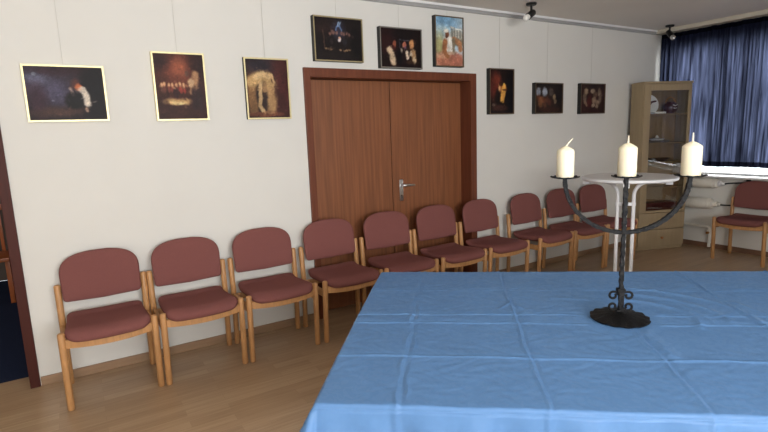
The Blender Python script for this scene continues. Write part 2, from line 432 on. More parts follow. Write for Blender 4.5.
bm = NB(); add_tube(bm, [(-.013, -.305, .555), (-.013, -.355, .555), (-.013, -.357, .555), (-.013, -.385, .552)], [.034, .034, .02, .018], 14)
obj('valve', bm, 'radiator', t2, smooth=40)
bm = NB(); add_tube(bm, [(-.013, -.385, .552), (.0, -.43, .55), (.03, -.49, .55)], .009, 10); obj('pipe', bm, 'black', t2, smooth=50)
bm = NB(); add_tube(bm, [(.018, .44, .265), (.018, -.24, .265), (.018, -.27, .255), (.018, -.275, .20), (.018, -.275, .02)], .018, 14)
p3 = obj('return_pipe', bm, 'radiator', rad, smooth=50)
bm = NB(); add_lathe(bm, [(.02, .17), (.033, .175), (.033, .225), (.022, .232)], 16, (.012, -.275, 0)); obj('valve', bm, 'radiator', p3, smooth=40)
bm = NB(); add_lathe(bm, [(.0, -.012), (.016, -.012), (.016, .012), (0, .012)], 14); bmesh.ops.rotate(bm, verts=bm.verts, matrix=Matrix.Rotation(PI/2, 3, 'Y')); bmesh.ops.translate(bm, verts=bm.verts, vec=(-.03, -.275, .2))
obj('valve_cap', bm, 'brass', p3, smooth=40)

# ================================================================ CHAIRS
def chair_proto():
    t = empty('conference_chair')
    def hw_back(s):  # half width along height: broad arched top, small lower corners
        H, Wd = .302, .234; z = s*H; r = .024; w = Wd-.010*(1-s); zc = H-.15
        if z > zc: w *= max(0, 1-((z-zc)/(H-zc))**2.7)**(1/2.7)
        if z < r: w -= r-math.sqrt(max(0, r*r-(r-z)**2))
        return max(w, .05)
    def pl_back(x, tt, u, v):
        z = .558+tt*.302; y = .185+(z-.69)*.17 - .22*x*x
        n = Vector((.44*x, -1, .17)).normalized()
        sag = -.010*(1-abs(x)/.234)*max(0, -v)
        return Vector((x, y, z+sag)), n
    bm = add_pad(NB(), hw_back, 0, 1, pl_back, .040)
    obj('backrest', bm, 'fabric', t, smooth=0)
    def hw_seat(s):  # s 0 front -> 1 rear
        D, Wd = .43, .232; y = s*D; w = Wd-.014*s; R = .075; r = .03
        if y < R: w -= R-math.sqrt(max(0, R*R-(R-y)**2))
        if y > D-r: w -= r-math.sqrt(max(0, r*r-(y-(D-r))**2))
        return w
    def pl_seat(x, tt, u, v):
        y = -.262+tt*.43
        y -= .018*(1-(x/.232)**2)*(1-tt)
        z = .462-.024*tt + .035*max(0, (tt-.8)/.2)**2 - .03*max(0, (.22-tt)/.22)**2 - .010*(1-abs(x)/.232)*math.sin(PI*min(1, tt*1.1)) + .10*x*x
        return Vector((x, y, z)), Vector((0, -.25*max(0, (.22-tt)/.22)-.05, 1)).normalized()
    bm = add_pad(NB(), hw_seat, 0, 1, pl_seat, .066, power=9)
    obj('seat', bm, 'fabric', t, smooth=0)
    def post(pts, r):
        bm = NB(); P = [Vector(p) for p in pts]
        L = []; R = []
        n = len(P)
        L.append(P[0]); R.append(r*.86); L.append(P[0]+(P[1]-P[0]).normalized()*.006); R.append(r)
        for q in P[1:-1]: L.append(q); R.append(r)
        d = (P[-1]-P[-2]).normalized()
        L += [P[-1]-d*.010, P[-1]-d*.003, P[-1]]; R += [r, r*.86, r*.55]
        return add_tube(bm, L, R, 14)
    for s in (-1, 1):
        obj('leg', post([(s*.247, -.192, 0), (s*.246, -.200, .2), (s*.245, -.212, .480)], .0195), 'wood', t, smooth=50)
        obj('leg', post([(s*.247, .196, 0), (s*.246, .186, .25), (s*.246, .178, .42), (s*.248, .196, .668)], .0195), 'wood', t, smooth=50)
        bm = NB(); add_box(bm, s*.245-.011, s*.245+.011, -.195, .17, .355, .405, bev=.004); obj('side_rail', bm, 'wood', t, smooth=40)
    # curved front rail, flat rear rail
    bm = NB(); N = 14; rows = []
    for i in range(N+1):
        x = -.228+.456*i/N; y = -.212-.024*(1-(x/.228)**2); zt = .437-.012*(1-(x/.228)**2)
        rows.append([bm.verts.new((x, y-.010, zt-.050)), bm.verts.new((x, y-.010, zt)), bm.verts.new((x, y+.010, zt)), bm.verts.new((x, y+.010, zt-.050))])
    for a, b in zip(rows, rows[1:]):
        for k in range(4): bm.faces.new((a[k], a[(k+1) % 4], b[(k+1) % 4], b[k]))
    bm.faces.new(rows[0]); bm.faces.new(list(reversed(rows[-1])))
    obj('front_rail', bm, 'wood', t, smooth=40)
    bm = NB(); add_box(bm, -.23, .23, .165, .185, .35, .395, bev=.003); obj('rear_rail', bm, 'wood', t, smooth=40)
    return t
CH = chair_proto()
row = [(0.077, -0.285, 0, 'leftmost chair of the row, beside the open doorway, burgundy seat and beech legs'),
       (0.614, -0.288, 1, 'second burgundy chair from the open doorway, against the white wall'),
       (1.163, -0.288, 0, 'third burgundy chair from the open doorway, just left of the brown double door'),
       (1.725, -0.29, 1, 'fourth burgundy chair from the open doorway, overlapping the left edge of the double door'),
       (2.275, -0.29, -1, 'fifth burgundy chair from the open doorway, in front of the left door leaf'),
       (2.825, -0.29, 1.5, 'burgundy chair below the door handle, sixth from the open doorway'),
       (3.37, -0.288, 1.5, 'burgundy chair at the right edge of the brown double door, under the narrow fire-lit painting'),
       (4.005, -0.292, 2.5, 'burgundy chair just right of the double door, third from the right end of the row'),
       (4.556, -0.288, -0.5, 'burgundy chair second from the right end of the row, partly behind the candelabra arm'),
       (5.1, -0.288, -1, 'burgundy chair at the right end of the row, behind the white bistro table')]
for i, (x, y, a, lab) in enumerate(row):
    c = CH if i == 0 else copy_tree(CH)
    c.location = (x, y, 0); c.rotation_euler = (0, 0, math.radians(a))
    tag(c, lab, 'chair', 'burgundy chairs in a row along the wall')
c = copy_tree(CH); c.location = (6.255, -1.235, 0); c.rotation_euler = (0, 0, math.radians(-90))
tag(c, 'single burgundy chair standing by the window under the navy curtain', 'chair')
if 'group' in c.keys(): del c['group']

# ================================================================ PAINTINGS
def canvas_mesh(w, h, paint, seed, nx=84):
    ny = max(8, int(nx*h/w)); U, V = np.meshgrid(np.linspace(0, 1, nx+1), np.linspace(0, 1, ny+1))
    img = np.zeros((ny+1, nx+1, 3)); rng = np.random.RandomState(seed)
    asp = w/h
    def vn(n):
        lo = rng.rand(n+1, n+1)-.5; yy = V*(n-.01); xx = U*(n-.01); iy = yy.astype(int); ix = xx.astype(int); fy = yy-iy; fx = xx-ix
        fy = fy*fy*(3-2*fy); fx = fx*fx*(3-2*fx)
        return lo[iy, ix]*(1-fx)*(1-fy)+lo[iy, ix+1]*fx*(1-fy)+lo[iy+1, ix]*(1-fx)*fy+lo[iy+1, ix+1]*fx*fy
    U0, V0 = U, V
    wu = .02*vn(7)+.018*vn(15)+.010*vn(34); wv = .02*vn(7)+.018*vn(15)+.010*vn(34)
    U = U+wu; V = V+wv
    class Pt: pass
    P = Pt()
    def fill(c): img[:] = c
    def blob(cx, cy, rx, ry, c, a=1, rot=0, soft=.5):
        t = math.radians(rot); x = (U-cx)*asp; y = V-cy
        X = (x*math.cos(t)+y*math.sin(t))/(rx*asp); Y = (-x*math.sin(t)+y*math.cos(t))/ry
        d = np.sqrt(X*X+Y*Y); k = np.clip((1+soft*.5-d)/soft, 0, 1)*a
        img[:] = img*(1-k[..., None])+np.array(c)*k[..., None]
    def stroke(pts, r, c, a=1, soft=.6):
        d = np.full(U.shape, 9.)
        for (x0, y0), (x1, y1) in zip(pts, pts[1:]):
            ax, ay, bx, by = x0*asp, y0, x1*asp, y1
            t = np.clip(((U*asp-ax)*(bx-ax)+(V-ay)*(by-ay))/((bx-ax)**2+(by-ay)**2+1e-9), 0, 1)
            d = np.minimum(d, np.hypot(U*asp-ax-t*(bx-ax), V-ay-t*(by-ay)))
        k = np.clip((1+soft*.5-d/r)/soft, 0, 1)*a
        img[:] = img*(1-k[..., None])+np.array(c)*k[..., None]
    P.fill, P.blob, P.stroke = fill, blob, stroke
    paint(P)
    U, V = U0, V0
    base = img.copy(); H_, W_ = U.shape
    for _ in range(300):   # short brush dabs that pick up neighbouring pigment
        cx, cy = rng.rand(), rng.rand(); sx = int(np.clip(cx+rng.randn()*.03, 0, 1)*(W_-1)); sy = int(np.clip(cy+rng.randn()*.03, 0, 1)*(H_-1))
        blob(cx, cy, .012+.03*rng.rand(), .010+.014*rng.rand(), np.clip(base[sy, sx]*rng.uniform(.7, 1.35), 0, 255), .38, rng.uniform(0, 180), .8)
    lo = rng.rand(9, 9); yy = V*7.99; xx = U*7.99; iy = yy.astype(int); ix = xx.astype(int); fy = yy-iy; fx = xx-ix
    sm = lo[iy, ix]*(1-fx)*(1-fy)+lo[iy, ix+1]*fx*(1-fy)+lo[iy+1, ix]*(1-fx)*fy+lo[iy+1, ix+1]*fx*fy
    img *= (.82+.3*sm[..., None])*(.9+.2*rng.rand(ny+1, nx+1, 1))
    img = np.clip(img, 0, 255)/255.
    lin = np.where(img <= .04045, img/12.92, ((img+.055)/1.055)**2.4)
    verts = np.stack([(U-.5)*w, np.zeros_like(U), (V-.5)*h], -1).reshape(-1, 3)
    idx = np.arange((ny+1)*(nx+1)).reshape(ny+1, nx+1)
    faces = np.stack([idx[:-1, :-1], idx[:-1, 1:], idx[1:, 1:], idx[1:, :-1]], -1).reshape(-1, 4)
    me = bpy.data.meshes.new('canvas'); me.from_pydata(verts.tolist(), [], faces.tolist())
    at = me.color_attributes.new('pigment', 'FLOAT_COLOR', 'POINT')
    at.data.foreach_set('color', np.concatenate([lin.reshape(-1, 3), np.ones(((ny+1)*(nx+1), 1))], 1).astype(np.float32).ravel())
    me.materials.append(M['paint']); return me

def p1(P):
    P.fill((30, 20, 24)); P.blob(.25, .62, .36, .36, (74, 66, 84), .9, -20, 1.2); P.blob(.12, .82, .16, .14, (104, 106, 128), .7, -20, 1)
    P.blob(.38, .5, .16, .2, (78, 74, 98), .6, 0, 1.2); P.blob(.12, .35, .12, .3, (52, 30, 40), .8, 0, 1)
    P.blob(.42, .16, .34, .09, (84, 56, 46), .8, 4, 1); P.blob(.45, .93, .5, .08, (46, 24, 30), .7, 0, 1)
    P.blob(.86, .5, .17, .6, (16, 12, 15), .95, 0, .6); P.blob(.60, .37, .13, .17, (18, 14, 15), 1, 30, .4)
    P.blob(.62, .68, .06, .1, (92, 50, 40), .8, 0, .8); P.blob(.665, .62, .055, .06, (204, 112, 70), 1, -30, .6)
    P.stroke([(.70, .58), (.745, .48), (.765, .30)], .055, (196, 184, 168)); P.blob(.575, .52, .024, .07, (214, 180, 160), 1, 10, .5)
    P.blob(.61, .42, .05, .12, (20, 16, 18), .9, 30, .5); P.blob(.74, .19, .02, .05, (160, 130, 110), .9, 0, .6)
    P.blob(.12, .86, .03, .03, (150, 156, 170), .7); P.blob(.32, .37, .025, .02, (140, 140, 156), .6)
def p2(P):
    P.fill((58, 32, 28)); P.blob(.45, .72, .32, .26, (120, 62, 44), .9, 0, 1.2); P.blob(.5, .8, .12, .14, (150, 84, 58), .6, 0, 1)
    P.blob(.12, .9, .16, .14, (42, 24, 24), .8, 0, 1); P.blob(.9, .85, .14, .2, (40, 24, 24), .8, 0, 1)
    P.blob(.35, .40, .34, .08, (70, 38, 28), .8); P.blob(.42, .27, .27, .05, (206, 166, 110), .9, 0, .8); P.blob(.42, .25, .18, .025, (236, 204, 144), .8)
    for k, x in enumerate((.13, .18, .27, .34, .43, .5, .57)):
        P.blob(x, .52+.012*(k % 2), .026, .035, (214, 164, 120), .9, 0, .7); P.blob(x, .45, .03, .05, (96+12*k, 60, 48), .8)
    P.blob(.40, .42, .06, .08, (46, 26, 26), .9); P.stroke([(.82, .70), (.80, .5), (.74, .42)], .05, (186, 140, 100), .9)
    P.blob(.72, .56, .07, .07, (204, 168, 128), .9); P.blob(.65, .7, .05, .05, (88, 62, 52), .9); P.blob(.78, .3, .08, .2, (44, 28, 30), .9)
    P.blob(.88, .3, .06, .25, (52, 36, 36), .8); P.blob(.5, .07, .5, .08, (58, 32, 26), .8)
def p3(P):
    P.fill((54, 32, 30)); P.blob(.3, .88, .35, .16, (40, 34, 42), .9, 0, 1); P.blob(.85, .6, .22, .5, (72, 32, 30), .9, 0, 1)
    P.blob(.10, .40, .14, .35, (92, 62, 42), .8, 0, 1); P.blob(.36, .35, .22, .28, (48, 36, 32), .9, 0, .6)
    P.stroke([(.13, .60), (.11, .35), (.14, .12)], .07, (126, 92, 60)); P.stroke([(.55, .60), (.60, .35), (.56, .12)], .085, (164, 128, 88))
    P.stroke([(.14, .63), (.32, .70), (.50, .69), (.57, .60)], .105, (178, 144, 98)); P.stroke([(.22, .70), (.40, .75), (.52, .71)], .045, (204, 172, 126), .9)
    P.stroke([(.34, .60), (.31, .38), (.27, .22), (.38, .08)], .034, (192, 160, 116)); P.stroke([(.44, .60), (.42, .48)], .035, (150, 116, 80), .9)
    P.blob(.64, .66, .055, .06, (56, 34, 26), .95); P.stroke([(.60, .74), (.66, .60), (.65, .48)], .022, (196, 160, 116)); P.blob(.70, .5, .05, .2, (80, 50, 40), .8, 0, .8)
    P.blob(.40, .06, .45, .045, (116, 68, 48), .8); P.blob(.52, .09, .12, .03, (150, 112, 80), .8)
def p4(P):
    P.fill((28, 22, 22)); P.blob(.2, .8, .25, .2, (40, 28, 26), .8, 0, 1); P.blob(.5, .72, .12, .2, (58, 56, 72), .8, 0, 1.2)
    P.stroke([(.5, .88), (.44, .72)], .02, (96, 120, 160)); P.stroke([(.5, .88), (.56, .72)], .02, (96, 120, 160)); P.blob(.5, .86, .025, .06, (150, 176, 206))
    for x, y in ((.32, .64), (.36, .68), (.40, .65), (.56, .66), (.61, .64), (.68, .66), (.73, .62), (.80, .58), (.46, .66)): P.blob(x, y, .025, .04, (136, 98, 88), .85, 0, .8)
    P.blob(.51, .50, .03, .05, (200, 190, 190)); P.blob(.51, .55, .02, .03, (206, 160, 130))
    P.stroke([(.17, .7), (.19, .3)], .012, (98, 70, 56), .7)
    for x, y in ((.22, .28), (.26, .27), (.33, .25), (.53, .25), (.62, .24), (.72, .27), (.66, .25)): P.blob(x, y, .03, .02, (170, 136, 100), .8)
    P.blob(.35, .45, .04, .08, (46, 36, 38), .8); P.blob(.62, .45, .05, .09, (40, 38, 44), .8); P.blob(.86, .45, .1, .35, (18, 15, 16), .8)
def p5(P):
    P.fill((30, 18, 18)); P.blob(.15, .7, .2, .3, (48, 22, 22), .8, 0, 1); P.blob(.55, .85, .3, .2, (22, 16, 18), .8, 0, 1)
    P.stroke([(.46, .72), (.70, .72)], .012, (96, 96, 108), .7); P.stroke([(.46, .72), (.47, .5)], .012, (86, 84, 96), .6)
    P.blob(.33, .60, .045, .10, (150, 84, 62), .9); P.stroke([(.22, .45), (.27, .25), (.30, .12)], .085, (196, 172, 142)); P.blob(.30, .5, .06, .06, (60, 26, 24), .8)
    P.blob(.58, .60, .045, .09, (176, 104, 84)); P.blob(.60, .52, .03, .04, (120, 90, 130), .7); P.stroke([(.63, .40), (.66, .25)], .045, (206, 186, 162)); P.blob(.5, .44, .025, .07, (190, 174, 154), .9)
    P.blob(.76, .62, .055, .12, (196, 140, 92)); P.stroke([(.80, .42), (.83, .2)], .075, (176, 138, 98)); P.blob(.83, .2, .04, .09, (220, 196, 160), .9); P.blob(.74, .38, .03, .07, (214, 196, 170), .9)
    P.blob(.45, .25, .07, .2, (16, 12, 14), .9); P.blob(.73, .13, .1, .05, (70, 48, 34), .8); P.blob(.95, .5, .06, .5, (26, 17, 16), .8)
def p6(P):
    P.fill((168, 186, 196)); P.blob(.3, .92, .5, .2, (122, 166, 200), .9, 0, 1); P.blob(.25, .74, .3, .1, (176, 200, 206), .8, 0, 1); P.blob(.12, .4, .2, .25, (166, 160, 104), .9, 0, 1)
    P.blob(.78, .62, .28, .15, (176, 172, 158), .95, 0, .4)
    for x in (.60, .70, .80, .90): P.stroke([(x, .78), (x, .6)], .016, (112, 112, 108), .8)
    P.stroke([(.55, .8), (1, .76)], .016, (206, 206, 198)); P.blob(.8, .5, .25, .08, (112, 100, 78), .8)
    P.blob(.5, .1, .6, .2, (186, 120, 96), 1, 0, .5); P.blob(.25, .2, .3, .06, (206, 160, 128), .8); P.blob(.75, .15, .22, .12, (160, 100, 84), .7)
    P.blob(.46, .44, .19, .19, (214, 208, 196), 1, 0, .4); P.stroke([(.35, .5), (.30, .3), (.42, .2)], .06, (150, 98, 66)); P.stroke([(.66, .56), (.88, .48), (.92, .36)], .06, (176, 124, 88))
    P.stroke([(.55, .55), (.58, .35)], .05, (236, 230, 218)); P.stroke([(.66, .55), (.66, .3)], .04, (132, 120, 100))
    P.blob(.42, .65, .075, .06, (120, 74, 52)); P.blob(.38, .72, .10, .045, (226, 222, 210)); P.blob(.40, .60, .05, .03, (84, 48, 36), .9); P.blob(.55, .27, .14, .04, (200, 166, 140), .9)
def p7(P):
    P.fill((30, 20, 18)); P.blob(.22, .62, .24, .28, (112, 46, 34), .9, 0, 1.1); P.blob(.3, .75, .16, .15, (130, 58, 40), .6, 0, 1); P.blob(.85, .4, .2, .6, (18, 14, 16), .9, 0, .6)
    P.blob(.56, .58, .13, .11, (196, 110, 46), .9, 0, .8); P.stroke([(.6, .62), (.52, .42), (.46, .32)], .06, (236, 176, 84)); P.stroke([(.62, .5), (.55, .28)], .04, (222, 160, 76), .9)
    P.blob(.40, .56, .045, .07, (226, 170, 116)); P.blob(.48, .68, .1, .05, (50, 26, 20), .9); P.blob(.32, .36, .12, .18, (26, 20, 20), .9); P.blob(.4, .12, .35, .07, (74, 46, 38), .8); P.blob(.15, .19, .08, .03, (120, 100, 86), .7)
    P.blob(.62, .54, .1, .02, (90, 44, 22), .8)
def p8(P):
    P.fill((46, 34, 28)); P.blob(.5, .95, .5, .1, (36, 30, 26), .9); P.blob(.10, .72, .085, .14, (150, 156, 168)); P.blob(.34, .72, .09, .15, (160, 166, 178)); P.blob(.57, .72, .085, .14, (92, 78, 70), .9)
    P.stroke([(.22, .85), (.22, .6)], .025, (40, 30, 26)); P.stroke([(.46, .85), (.46, .6)], .025, (44, 34, 28)); P.blob(.85, .6, .16, .4, (30, 24, 22), .9, 0, .8)
    for x, y, c in ((.12, .5, (122, 70, 46)), (.22, .45, (140, 90, 60)), (.32, .42, (116, 66, 44)), (.44, .46, (104, 62, 46)), (.18, .28, (130, 84, 52)), (.34, .25, (96, 60, 42)), (.52, .35, (84, 46, 36))): P.blob(x, y, .07, .12, c, .8, 20, .8)
    P.blob(.70, .55, .06, .1, (150, 128, 98), .9); P.blob(.74, .4, .05, .08, (130, 108, 84), .8); P.blob(.5, .12, .45, .08, (54, 32, 26), .8)
def p9(P):
    P.fill((54, 32, 28)); P.blob(.5, .92, .5, .1, (50, 38, 34), .9)
    P.stroke([(.20, .78), (.15, .6), (.17, .38)], .085, (116, 98, 82), .9); P.blob(.22, .74, .07, .10, (150, 128, 106)); P.stroke([(.17, .4), (.24, .26)], .05, (134, 108, 88), .9)
    P.blob(.50, .76, .10, .08, (156, 136, 112)); P.blob(.60, .64, .09, .11, (96, 74, 60)); P.stroke([(.78, .80), (.82, .6), (.78, .40)], .085, (118, 100, 84), .9); P.blob(.76, .70, .06, .09, (146, 126, 104), .9)
    P.blob(.56, .44, .10, .12, (150, 128, 104), .9); P.blob(.70, .34, .08, .12, (138, 116, 96), .9); P.blob(.52, .26, .08, .07, (160, 140, 116), .9)
    P.blob(.35, .38, .10, .20, (80, 34, 28), .9); P.blob(.66, .52, .04, .06, (60, 34, 30)); P.blob(.68, .22, .06, .06, (150, 130, 108), .9)
PICS = [(-.195, .242, 1.684, 2.027, p1, 'gold', 'gold-framed wide dark painting nearest the open doorway, crouching figure with white drape'),
        (.530, .873, 1.678, 2.135, p2, 'gold', 'upright gold-framed painting of a red-lit gathering round a bright table'),
        (1.152, 1.495, 1.677, 2.125, p3, 'gold', 'upright gold-framed painting of a pale bent figure, left of the double door'),
        (1.716, 2.154, 2.12, 2.463, p4, 'champagne', 'nearly black painting of a dark crowd, above the left end of the double door'),
        (2.318, 2.752, 2.086, 2.424, p5, 'silver', 'dark painting of three lit faces, above the middle of the double door'),
        (2.900, 3.232, 2.118, 2.562, p6, 'bronze', 'bright daylight painting of a man in white turban, above right end of double door'),
        (3.556, 3.889, 1.682, 2.124, p7, 'bronze', 'narrow upright painting with a glowing orange figure, right of the double door'),
        (4.196, 4.630, 1.679, 1.999, p8, 'bronze', 'dark painting with two pale arched windows, second from the cabinet'),
        (4.926, 5.362, 1.670, 2.006, p9, 'bronze', 'brown painting of pale huddled figures, rightmost on the wall, beside the cabinet')]
for i, (x0, x1, z0, z1, pf, fm, lab) in enumerate(PICS):
    w, h = x1-x0, z1-z0; D = .034 if i < 3 else .048
    t = empty('framed_painting', ((x0+x1)/2, -.001, (z0+z1)/2), label=lab, cat='painting', group='paintings hung along the picture wall')
    bm = NB(); fwid = .0105 if i < 3 else .010
    for b in ((-w/2, -w/2+fwid, -D, 0, -h/2, h/2), (w/2-fwid, w/2, -D, 0, -h/2, h/2), (-w/2+fwid, w/2-fwid, -D, 0, -h/2, -h/2+fwid), (-w/2+fwid, w/2-fwid, -D, 0, h/2-fwid, h/2)): add_box(bm, *b)
    for f in bm.faces:
        c = f.calc_center_median()
        f.material_index = 1 if (abs(c.x) > w/2-1e-4 or abs(c.z) > h/2-1e-4 or c.y > -1e-4) else 0
    me = obj('frame', bm, fm, t, mats=[fm, 'gold' if (i < 2) else 'blackside'])
    cv = bpy.data.objects.new('canvas', canvas_mesh(w-2*fwid, h-2*fwid, pf, 11+i)); COL.objects.link(cv); cv.parent = t; cv.location = (0, -D+.008, 0)
    bm = NB(); add_box(bm, -w/2+fwid*.6, w/2-fwid*.6, -D+.012, -.002, -h/2+fwid*.6, h/2-fwid*.6); obj('backing_board', bm, 'darkwood', t)
    bm = NB(); zt = 2.63-(z0+z1)/2
    add_tube(bm, [(0, -.008, h/2-.005), (0, -.012, zt)], .0010, 6); obj('hanging_wire', bm, 'wire', t)

# ================================================================ CEILING SPOTLIGHTS
def spot(loc, aim, bulb, lab):
    t = empty('ceiling_spotlight', loc, label=lab, cat='spotlight', group='black ceiling spotlights')
    bm = NB(); add_lathe(bm, [(.048, -.002), (.048, -.014), (.040, -.022), (.0, -.022)], 24); obj('mounting_plate', bm, 'black', t, smooth=40)
    bm = NB(); add_tube(bm, [(0, 0, -.02), (0, 0, -.085)], .011, 10); obj('stem', bm, 'black', t, smooth=40)
    d = Vector(aim).normalized(); c = Vector((0, 0, -.095))
    bm = NB(); add_tube(bm, [c-d*.045, c-d*.038, c-d*.03, c+d*.06], [.018, .026, .030, .031], 20); hd = obj('lamp_head', bm, 'black', t, smooth=40)
    bm = NB(); add_tube(bm, [c+d*.055, c+d*.075, c+d*.1, c+d*.115, c+d*.122], [.024, .027, .028, .02, .008], 18); obj('bulb', bm, bulb, hd, smooth=50)
    return t
spot((3.77, -.37, ZC), (-.72, -.10, -.42), 'bulb', 'black ceiling spotlight with frosted white bulb, above the paintings right of the double door')
spot((6.184, -.292, ZC), (-.25, -.55, -.55), 'reflector', 'black ceiling spotlight in the corner beside the navy curtain')

# ================================================================ DISPLAY CABINET
CW, CDp, CHh = .636, .232, 2.01
cab = empty('display_cabinet', (5.752, -.282, 0), math.atan2(-.228, .594), 'tall beige glass-fronted display cabinet standing angled in the corner by the curtain', 'cabinet')
# local: x along front (0..CW), y into the cabinet (0 front .. CDp)
def cb(name, m, *bs, parent=cab, bev=.002): return obj(name, boxes(*bs, bev=bev), m, parent, smooth=40)
cb('side_panel', 'cabinet', (0, .02, .02, CDp, 0, CHh)); cb('side_panel', 'cabinet', (CW-.02, CW, .02, CDp, 0, CHh))
cb('back_panel', 'cabshade', (.02, CW-.02, CDp-.012, CDp, .04, CHh-.02)); cb('top_panel', 'cabinet', (-.004, CW+.004, -.004, CDp, CHh-.02, CHh+.004))
cb('bottom_panel', 'cabinet', (.02, CW-.02, .02, CDp-.012, .044, .06)); cb('plinth', 'cabinet', (.02, CW-.02, .022, .04, 0, .044))
for z in (1.645, 1.305, 1.075, .77, .458): cb('shelf', 'cabshade', (.021, CW-.021, .03, CDp-.013, z-.018, z))
dr = cb('door', 'cabinet', (.004, .09, 0, .018, .462, CHh-.024), (CW-.04, CW-.004, 0, .018, .462, CHh-.024), (.09, CW-.04, 0, .018, CHh-.1, CHh-.024), (.09, CW-.04, 0, .018, .462, .49))
cb('glass_pane', 'glass', (.088, CW-.038, .008, .012, .488, CHh-.098), parent=dr, bev=0)
for z0, z1 in ((.256, .456), (.048, .25)):
    d = cb('drawer', 'cabinet', (.004, CW-.004, 0, .018, z0, z1))
    bm = NB(); add_lathe(bm, [(.008, 0), (.008, .012), (.016, .018), (.016, .026), (.0, .03)], 16); bmesh.ops.rotate(bm, verts=bm.verts, matrix=Matrix.Rotation(PI/2, 3, 'X')); bmesh.ops.translate(bm, verts=bm.verts, vec=(CW/2, 0, (z0+z1)/2))
    obj('knob', bm, 'knob', d, smooth=40)
CM = Matrix.Translation(cab.location) @ Matrix.Rotation(cab.rotation_euler.z, 4, 'Z')
def incab(name, x, y, z, lab, cat, group='pieces on the cabinet shelves'):
    p = CM @ Vector((x, y, z)); return empty(name, p, cab.rotation_euler.z, lab, cat, group)
# top shelf: leaning red-and-white plate, dark pot, white booklet
t = incab('plate', .19, .105, 1.646, 'red and white plate leaning at the back of the top cabinet shelf', 'plate')
bm = NB(); add_lathe(bm, [(0, 0), (.06, .0), (.115, .014), (.112, .018), (.06, .005), (0, .005)], 36); bmesh.ops.rotate(bm, verts=bm.verts, matrix=Matrix.Rotation(math.radians(78), 3, 'X')); bmesh.ops.translate(bm, verts=bm.verts, vec=(0, .05, .113)); obj('dish', bm, 'chinawhite', t, smooth=40)
bm = NB(); 
for (a, b) in (((-.10, .05), (-.02, .09)), ((-.02, .09), (.03, .14)), ((.03, .14), (.09, .15))):
    add_tube(bm, [(a[0], .045-.0+(a[1]-.113)*.21, a[1]), (b[0], .045+(b[1]-.113)*.21, b[1])], .013, 8)
obj('painted_band', bm, 'maroon', t, smooth=40)
t = incab('teapot', .44, .108, 1.646, 'dark patterned pot with a handle on the top cabinet shelf', 'pot')
bm = NB(); add_lathe(bm, [(.045, 0), (.07, .03), (.082, .075), (.07, .11), (.045, .13), (.045, .136), (0, .14)], 32); obj('body', bm, 'maroon', t, smooth=40)
bm = NB(); add_tube(bm, [((.068*math.cos(a)), 0, .105+.085*math.sin(a)) for a in np.linspace(.2, PI-.2, 12)], .007, 8); obj('handle', bm, 'brass', t, smooth=40)
bm = NB(); add_tube(bm, [(-.03, -.079, .10), (.0, -.084, .085), (.03, -.079, .10)], .006, 6); add_tube(bm, [(-.02, -.08, .06), (.0, -.083, .055), (.02, -.08, .06)], .006, 6); obj('painted_mark', bm, 'chinawhite', t)
t = tag(obj('booklet', boxes((-.075, .075, -.035, .035, 0, .022), bev=.003), 'chinawhite'), 'flat white booklet at the front of the top cabinet shelf', 'booklet', 'pieces on the cabinet shelves')
t.location = CM @ Vector((.25, .066, 1.646)); t.rotation_euler.z = cab.rotation_euler.z
# second shelf: tin tray with a white dish
t = incab('serving_tray', .29, .108, 1.306, 'grey oval tray on the second cabinet shelf under the white dish', 'tray')
bm = NB(); add_lathe(bm, [(0, 0), (.13, 0), (.165, .022), (.16, .025), (.128, .005), (0, .005)], 40); bmesh.ops.scale(bm, verts=bm.verts, vec=(1, .48, 1)); obj('tray', bm, 'greyware', t, smooth=40)
t = incab('dish', .28, .108, 1.3115, 'white dish with lid knob on the second cabinet shelf', 'dish')
bm = NB(); add_lathe(bm, [(0, 0), (.045, 0), (.088, .035), (.085, .038), (.05, .042), (.02, .05), (.014, .075), (0, .08)], 32); bmesh.ops.scale(bm, verts=bm.verts, vec=(1, .85, 1)); obj('bowl', bm, 'chinawhite', t, smooth=40)
# third shelf: dark shallow basket; lower: dark box; bottom: maroon row
t = incab('shallow_bowl', .3, .108, 1.076, 'dark shallow bowl on the third cabinet shelf', 'bowl')
bm = NB(); add_lathe(bm, [(0, 0), (.10, 0), (.17, .036), (.165, .04), (.1, .006), (0, .006)], 36); bmesh.ops.scale(bm, verts=bm.verts, vec=(1, .46, 1)); obj('bowl', bm, 'darkwood', t, smooth=40)
t = tag(obj('storage_box', boxes((-.23, .23, -.07, .08, 0, .12), bev=.006), 'maroon'), 'low dark reddish brown box at the bottom behind the cabinet glass', 'box', 'pieces on the cabinet shelves')
t.location = CM @ Vector((.32, .105, .459)); t.rotation_euler.z = cab.rotation_euler.z

